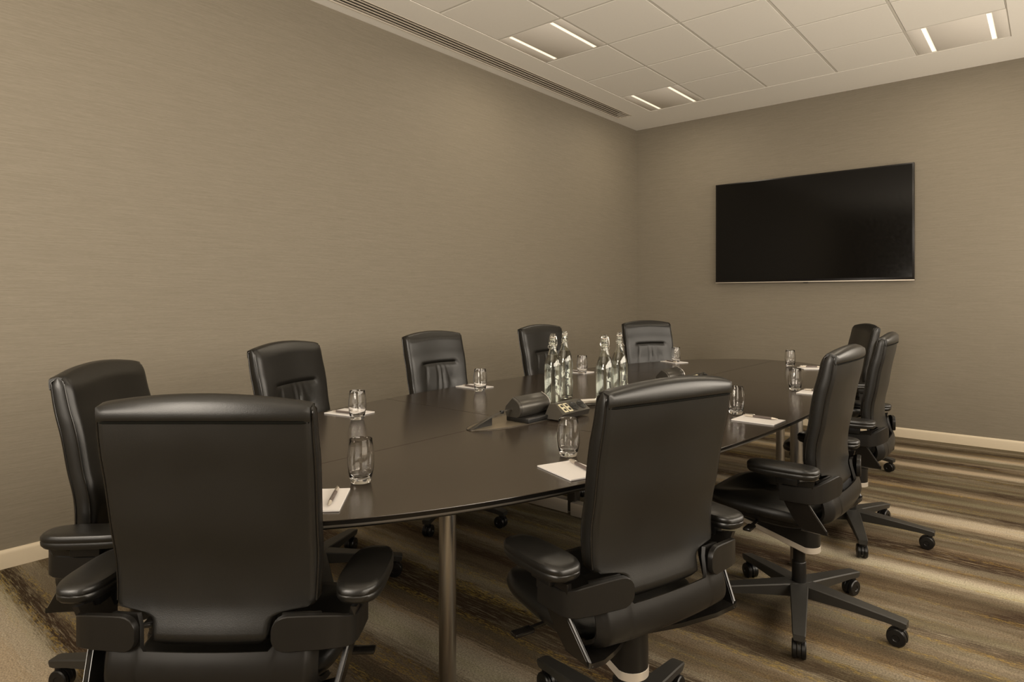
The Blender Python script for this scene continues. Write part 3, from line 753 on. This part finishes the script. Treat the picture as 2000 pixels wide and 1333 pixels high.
def build_arm_frame(s):
    """flat strap: side plate, bottom bar into the mechanism"""
    bm = bmesh.new(); t = 0.0125
    # side plate as a skewed slab (x depends on z)
    def X(z): return s * (0.262 + (z - 0.40) * 0.20)
    prof = [(-0.008, 0.556), (-0.020, 0.52), (-0.036, 0.48), (-0.058, 0.437), (-0.080, 0.408), (-0.120, 0.400), (-0.168, 0.398), (-0.160, 0.412), (-0.098, 0.512), (-0.104, 0.518), (-0.120, 0.522), (-0.135, 0.584)]
    loft(bm, [[(X(z), y, z) for y, z in prof], [(X(z) - s * t, y, z) for y, z in prof]])
    # bottom bar running inward
    rings = []
    for x, ya, yb, z in ((0.262, -0.168, -0.082, 0.400), (0.252, -0.168, -0.080, 0.394), (0.20, -0.150, -0.075, 0.378), (0.12, -0.100, -0.035, 0.352), (0.03, -0.05, 0.02, 0.338)):
        h = 0.012; rings.append([(s * x, ya, z), (s * x, yb, z), (s * x, yb, z + h), (s * x, ya, z + h)])
    loft(bm, rings)
    # reinforcing lip along the plate's rear edge
    tube(bm, [(X(z) - s * t / 2, y, z) for z, y in ((0.512, -0.099), (0.46, -0.130), (0.41, -0.161))], 0.0048, 8)
    return bm
def build_bracket(s):
    """broad band that wraps from the side plate round to the rear of the shell"""
    bm = bmesh.new(); path = []
    X = 0.262 + (0.556 - 0.40) * 0.20 + 0.005
    pts = [(X, -0.02), (X, -0.07), (X - 0.001, -0.112), (X - 0.006, -0.132), (X - 0.017, -0.148), (X - 0.033, -0.158), (X - 0.060, -0.168), (0.19, -0.177), (0.170, -0.181), (0.160, -0.183), (0.150, -0.1845), (0.144, -0.1855), (0.140, -0.186), (0.138, -0.1862)]
    ends = [max(0.0, x - 0.1375) for x, y in pts]
    rings = []
    for i, (x, y) in enumerate(pts):
        p = Vector((x, y)); q0 = Vector(pts[max(0, i - 1)]); q1 = Vector(pts[min(len(pts) - 1, i + 1)])
        d = (q1 - q0).normalized(); nrm = Vector((-d.y, d.x))        # inward
        if nrm.dot(Vector((0, 0.1)) - p) < 0: nrm = -nrm
        u = i / (len(pts) - 1)
        h0 = 0.500 + 0.012 * sm(0, 0.6, u); h1 = 0.556 + 0.029 * sm(0, 0.6, u)
        if ends[i] < 0.03:
            mid_ = (h0 + h1) / 2; hh = (h1 - h0) / 2; q = hh - 0.030 + sqrt(max(0, 0.030 ** 2 - (0.030 - ends[i]) ** 2)); h0, h1 = mid_ - q, mid_ + q
        th = 0.014; c = 0.002; w_ = p + nrm * th
        rings.append([(s * p.x, p.y, h0 + c), (s * p.x, p.y, h1 - c), (s * (p.x + nrm.x * c), p.y + nrm.y * c, h1), (s * w_.x, w_.y, h1), (s * w_.x, w_.y, h0), (s * (p.x + nrm.x * c), p.y + nrm.y * c, h0)])
    loft(bm, rings)
    return bm
def build_armpad(s):
    bm = bmesh.new(); cx, cy = 0.298, -0.030; a, b_ = 0.050, 0.120
    out = []
    for k, z in ((0.75, 0.592), (0.94, 0.594), (0.995, 0.601), (1.0, 0.609), (0.985, 0.6105), (0.985, 0.6125), (1.005, 0.6145), (1.0, 0.622), (0.955, 0.628), (0.80, 0.6305), (0.4, 0.6315)):
        r = []
        for i in range(36):
            t = 2 * pi * i / 36; c, sn = cos(t), sin(t)
            x = a * math.copysign(abs(c) ** 0.70, c) * (1 - 0.06 * sn); y = b_ * math.copysign(abs(sn) ** 0.62, sn)
            ang = -0.02; x2 = x * k * cos(ang) - y * k * sin(ang) * 1.0; y2 = x * k * sin(ang) + y * k * cos(ang)
            r.append((s * (cx + x2), cy + y2, z))
        out.append(r)
    loft(bm, out); return bm
def build_armpost(s):
    bm = bmesh.new(); box(bm, (s * 0.292, -0.045, 0.578), (0.034, 0.075, 0.034), 0.004)
    cyl(bm, (s * 0.286, -0.02, 0.535), (s * 0.286, -0.02, 0.575), 0.012); return bm
def build_lever(s):
    bm = bmesh.new(); cyl(bm, (s * 0.12, 0.10, 0.370), (s * 0.235, 0.10, 0.366), 0.006, seg=10)
    box(bm, (s * 0.258, 0.100, 0.364), (0.062, 0.030, 0.012), 0.005); return bm
def build_leg():
    """one arm of the star base along +x"""
    bm = bmesh.new(); rings = []
    for x, w_, zt, zb in ((0.015, 0.033, 0.130, 0.078), (0.06, 0.0325, 0.128, 0.080), (0.18, 0.0280, 0.116, 0.080), (0.30, 0.0235, 0.103, 0.076), (0.352, 0.0220, 0.0970, 0.070), (0.366, 0.0200, 0.093, 0.072)):
        rings.append([(x, -w_ * .82, zb), (x, -w_, zt - 0.004), (x, -w_ + 0.003, zt), (x, w_ - 0.003, zt), (x, w_, zt - 0.004), (x, w_ * .82, zb)])
    loft(bm, rings); return bm
def build_caster():
    """hood and twin wheels, hanging at the leg's tip"""
    bm = bmesh.new(); cx = 0.344
    cyl(bm, (cx, 0, 0.060), (cx, 0, 0.084), 0.0135, seg=16)
    off = -0.010
    for s in (-1, 1):
        prof = [(0.006, s * 0.0055), (0.0285, s * 0.0055), (0.0315, s * 0.009), (0.0315, s * 0.019), (0.0285, s * 0.0225), (0.012, s * 0.0235), (0.010, s * 0.021)]
        loft(bm, [[(cx + off + r * cos(2 * pi * i / 28), y, 0.0320 + r * sin(2 * pi * i / 28)) for i in range(28)] for r, y in prof])
    # hood
    rings = []
    for y in (-0.005, 0.005):
        rings.append([(cx + off + 0.0335 * cos(t), y, 0.032 + 0.0335 * sin(t)) for t in [radians(-20 + 220 * i / 16) for i in range(17)]] + [(cx + off, y, 0.018)])
    loft(bm, rings); return bm
def build_hub():
    bm = bmesh.new(); lathe(bm, [(0.030, 0.076), (0.036, 0.080), (0.0385, 0.118), (0.036, 0.1285), (0.0285, 0.130)], 30); return bm
def build_column():
    bm = bmesh.new(); lathe(bm, [(0.024, 0.128), (0.0262, 0.1305), (0.0262, 0.205), (0.0250, 0.208), (0.0235, 0.209), (0.0225, 0.2095), (0.0225, 0.262)], 28); return bm

def make_chair():
    t = thing('swivel_chair', 'x', 'office chair', group='black leather swivel chairs around the table')
    from_bm('backrest', build_back(), M['leather'], t, sharp=50)
    for sd in (-1, 1):
        for wh in ('rear', 'front'): from_bm('piping', build_piping(sd, wh), M['gloss'], t, sharp=60)
    from_bm('seam', build_seam(), M['dark'], t, sharp=60)
    from_bm('top_roll', build_roll(), M['leather'], t, sharp=60)
    from_bm('lumbar_shell', build_shell(), M['shell'], t, sharp=45)
    from_bm('seat', build_seat(), M['leather'], t, sharp=60)
    from_bm('seat_pan', build_seat_pan(), M['black'], t, sharp=50)
    from_bm('mechanism', build_mech(), M['shell'], t, sharp=40)
    tag(from_bm('mechanism_band', build_band(), M['silver'], t, sharp=40), label='light grey band under the mechanism')
    for s in (-1, 1):
        from_bm('arm_frame', build_arm_frame(s), M['gloss'], t, sharp=35)
        from_bm('side_bracket', build_bracket(s), M['shell'], t, sharp=35)
        from_bm('armrest_post', build_armpost(s), M['black'], t)
        from_bm('armrest_pad', build_armpad(s), M['leather'], t, sharp=50)
        from_bm('lever', build_lever(s), M['gloss'], t)
    upper = list(t.children)
    from_bm('gas_column', build_column(), M['black'], t)
    from_bm('base_hub', build_hub(), M['base'], t)
    leg0 = cas0 = None
    for k in range(5):
        if leg0 is None:
            leg0 = from_bm('base_leg', build_leg(), M['base'], t); cas0 = from_bm('caster', build_caster(), M['black'], leg0)
            leg = leg0
        else:
            leg = leg0.copy(); COL.objects.link(leg); c = cas0.copy(); COL.objects.link(c); c.parent = leg
        leg.rotation_euler = (0, 0, radians(72 * k))
    return t
UP = ('backrest', 'seam', 'piping', 'top_roll', 'lumbar_shell', 'seat', 'mechanism', 'arm_frame', 'side_bracket', 'armrest', 'lever')
chair0 = make_chair()
# x, y, facing vector, lift, star angle in world degrees, label
chairs = [
    (-1.433, 0.724, (-0.646, 0.763), 0.00, 48, 'black leather chair seen from behind at front left, largest in the picture'),
    (-0.886, 1.508, (-0.961, 0.276), 0.00, 20, 'black leather chair seen from behind at an angle, front right of the table'),
    (-2.104, 0.796, (0.700, 0.714), 0.00, 67, 'black leather chair at far left, half hidden behind the front left chair'),
    (-2.452, 1.581, (0.930, 0.360), 0.00, 47, 'black leather chair facing us by the left wall, second from the left'),
    (-2.590, 2.545, (1.000, 0.020), 0.00, 5, 'black leather chair facing us, third from the left, mid left wall'),
    (-2.510, 3.460, (1.000, 0.000), 0.01, 40, 'black leather chair facing us directly behind the two left water bottles'),
    (-2.343, 4.535, (0.890, -0.460), 0.01, 10, 'black leather chair facing us in front of the corner of the room'),
    (-0.755, 2.625, (-1.000, 0.000), 0.02, -74, 'black leather chair in side view with its whole five-star base visible'),
    (-0.805, 3.700, (-0.998, -0.060), 0.02, 2, 'black leather side-view chair behind the one with its whole base visible'),
    (-1.205, 5.260, (-0.866, -0.500), 0.00, -15, 'farthest black leather chair at the right end, nearest the far wall'),
]
allc = [chair0] + [copy_tree(chair0) for _ in chairs[1:]]
for o, (x, y, d, lift, star, lab) in zip(allc, chairs):
    rz = atan2(-d[0], d[1]); o.location = (x, y, 0); o.rotation_euler = (0, 0, rz); o['label'] = lab
    k = 0
    for ch in o.children:
        nm = ch.name
        if any(nm.startswith(u) for u in UP): ch.location.z = lift
        if nm.startswith('base_leg'): ch.rotation_euler = (0, 0, radians(star + 72 * k) - rz); k += 1
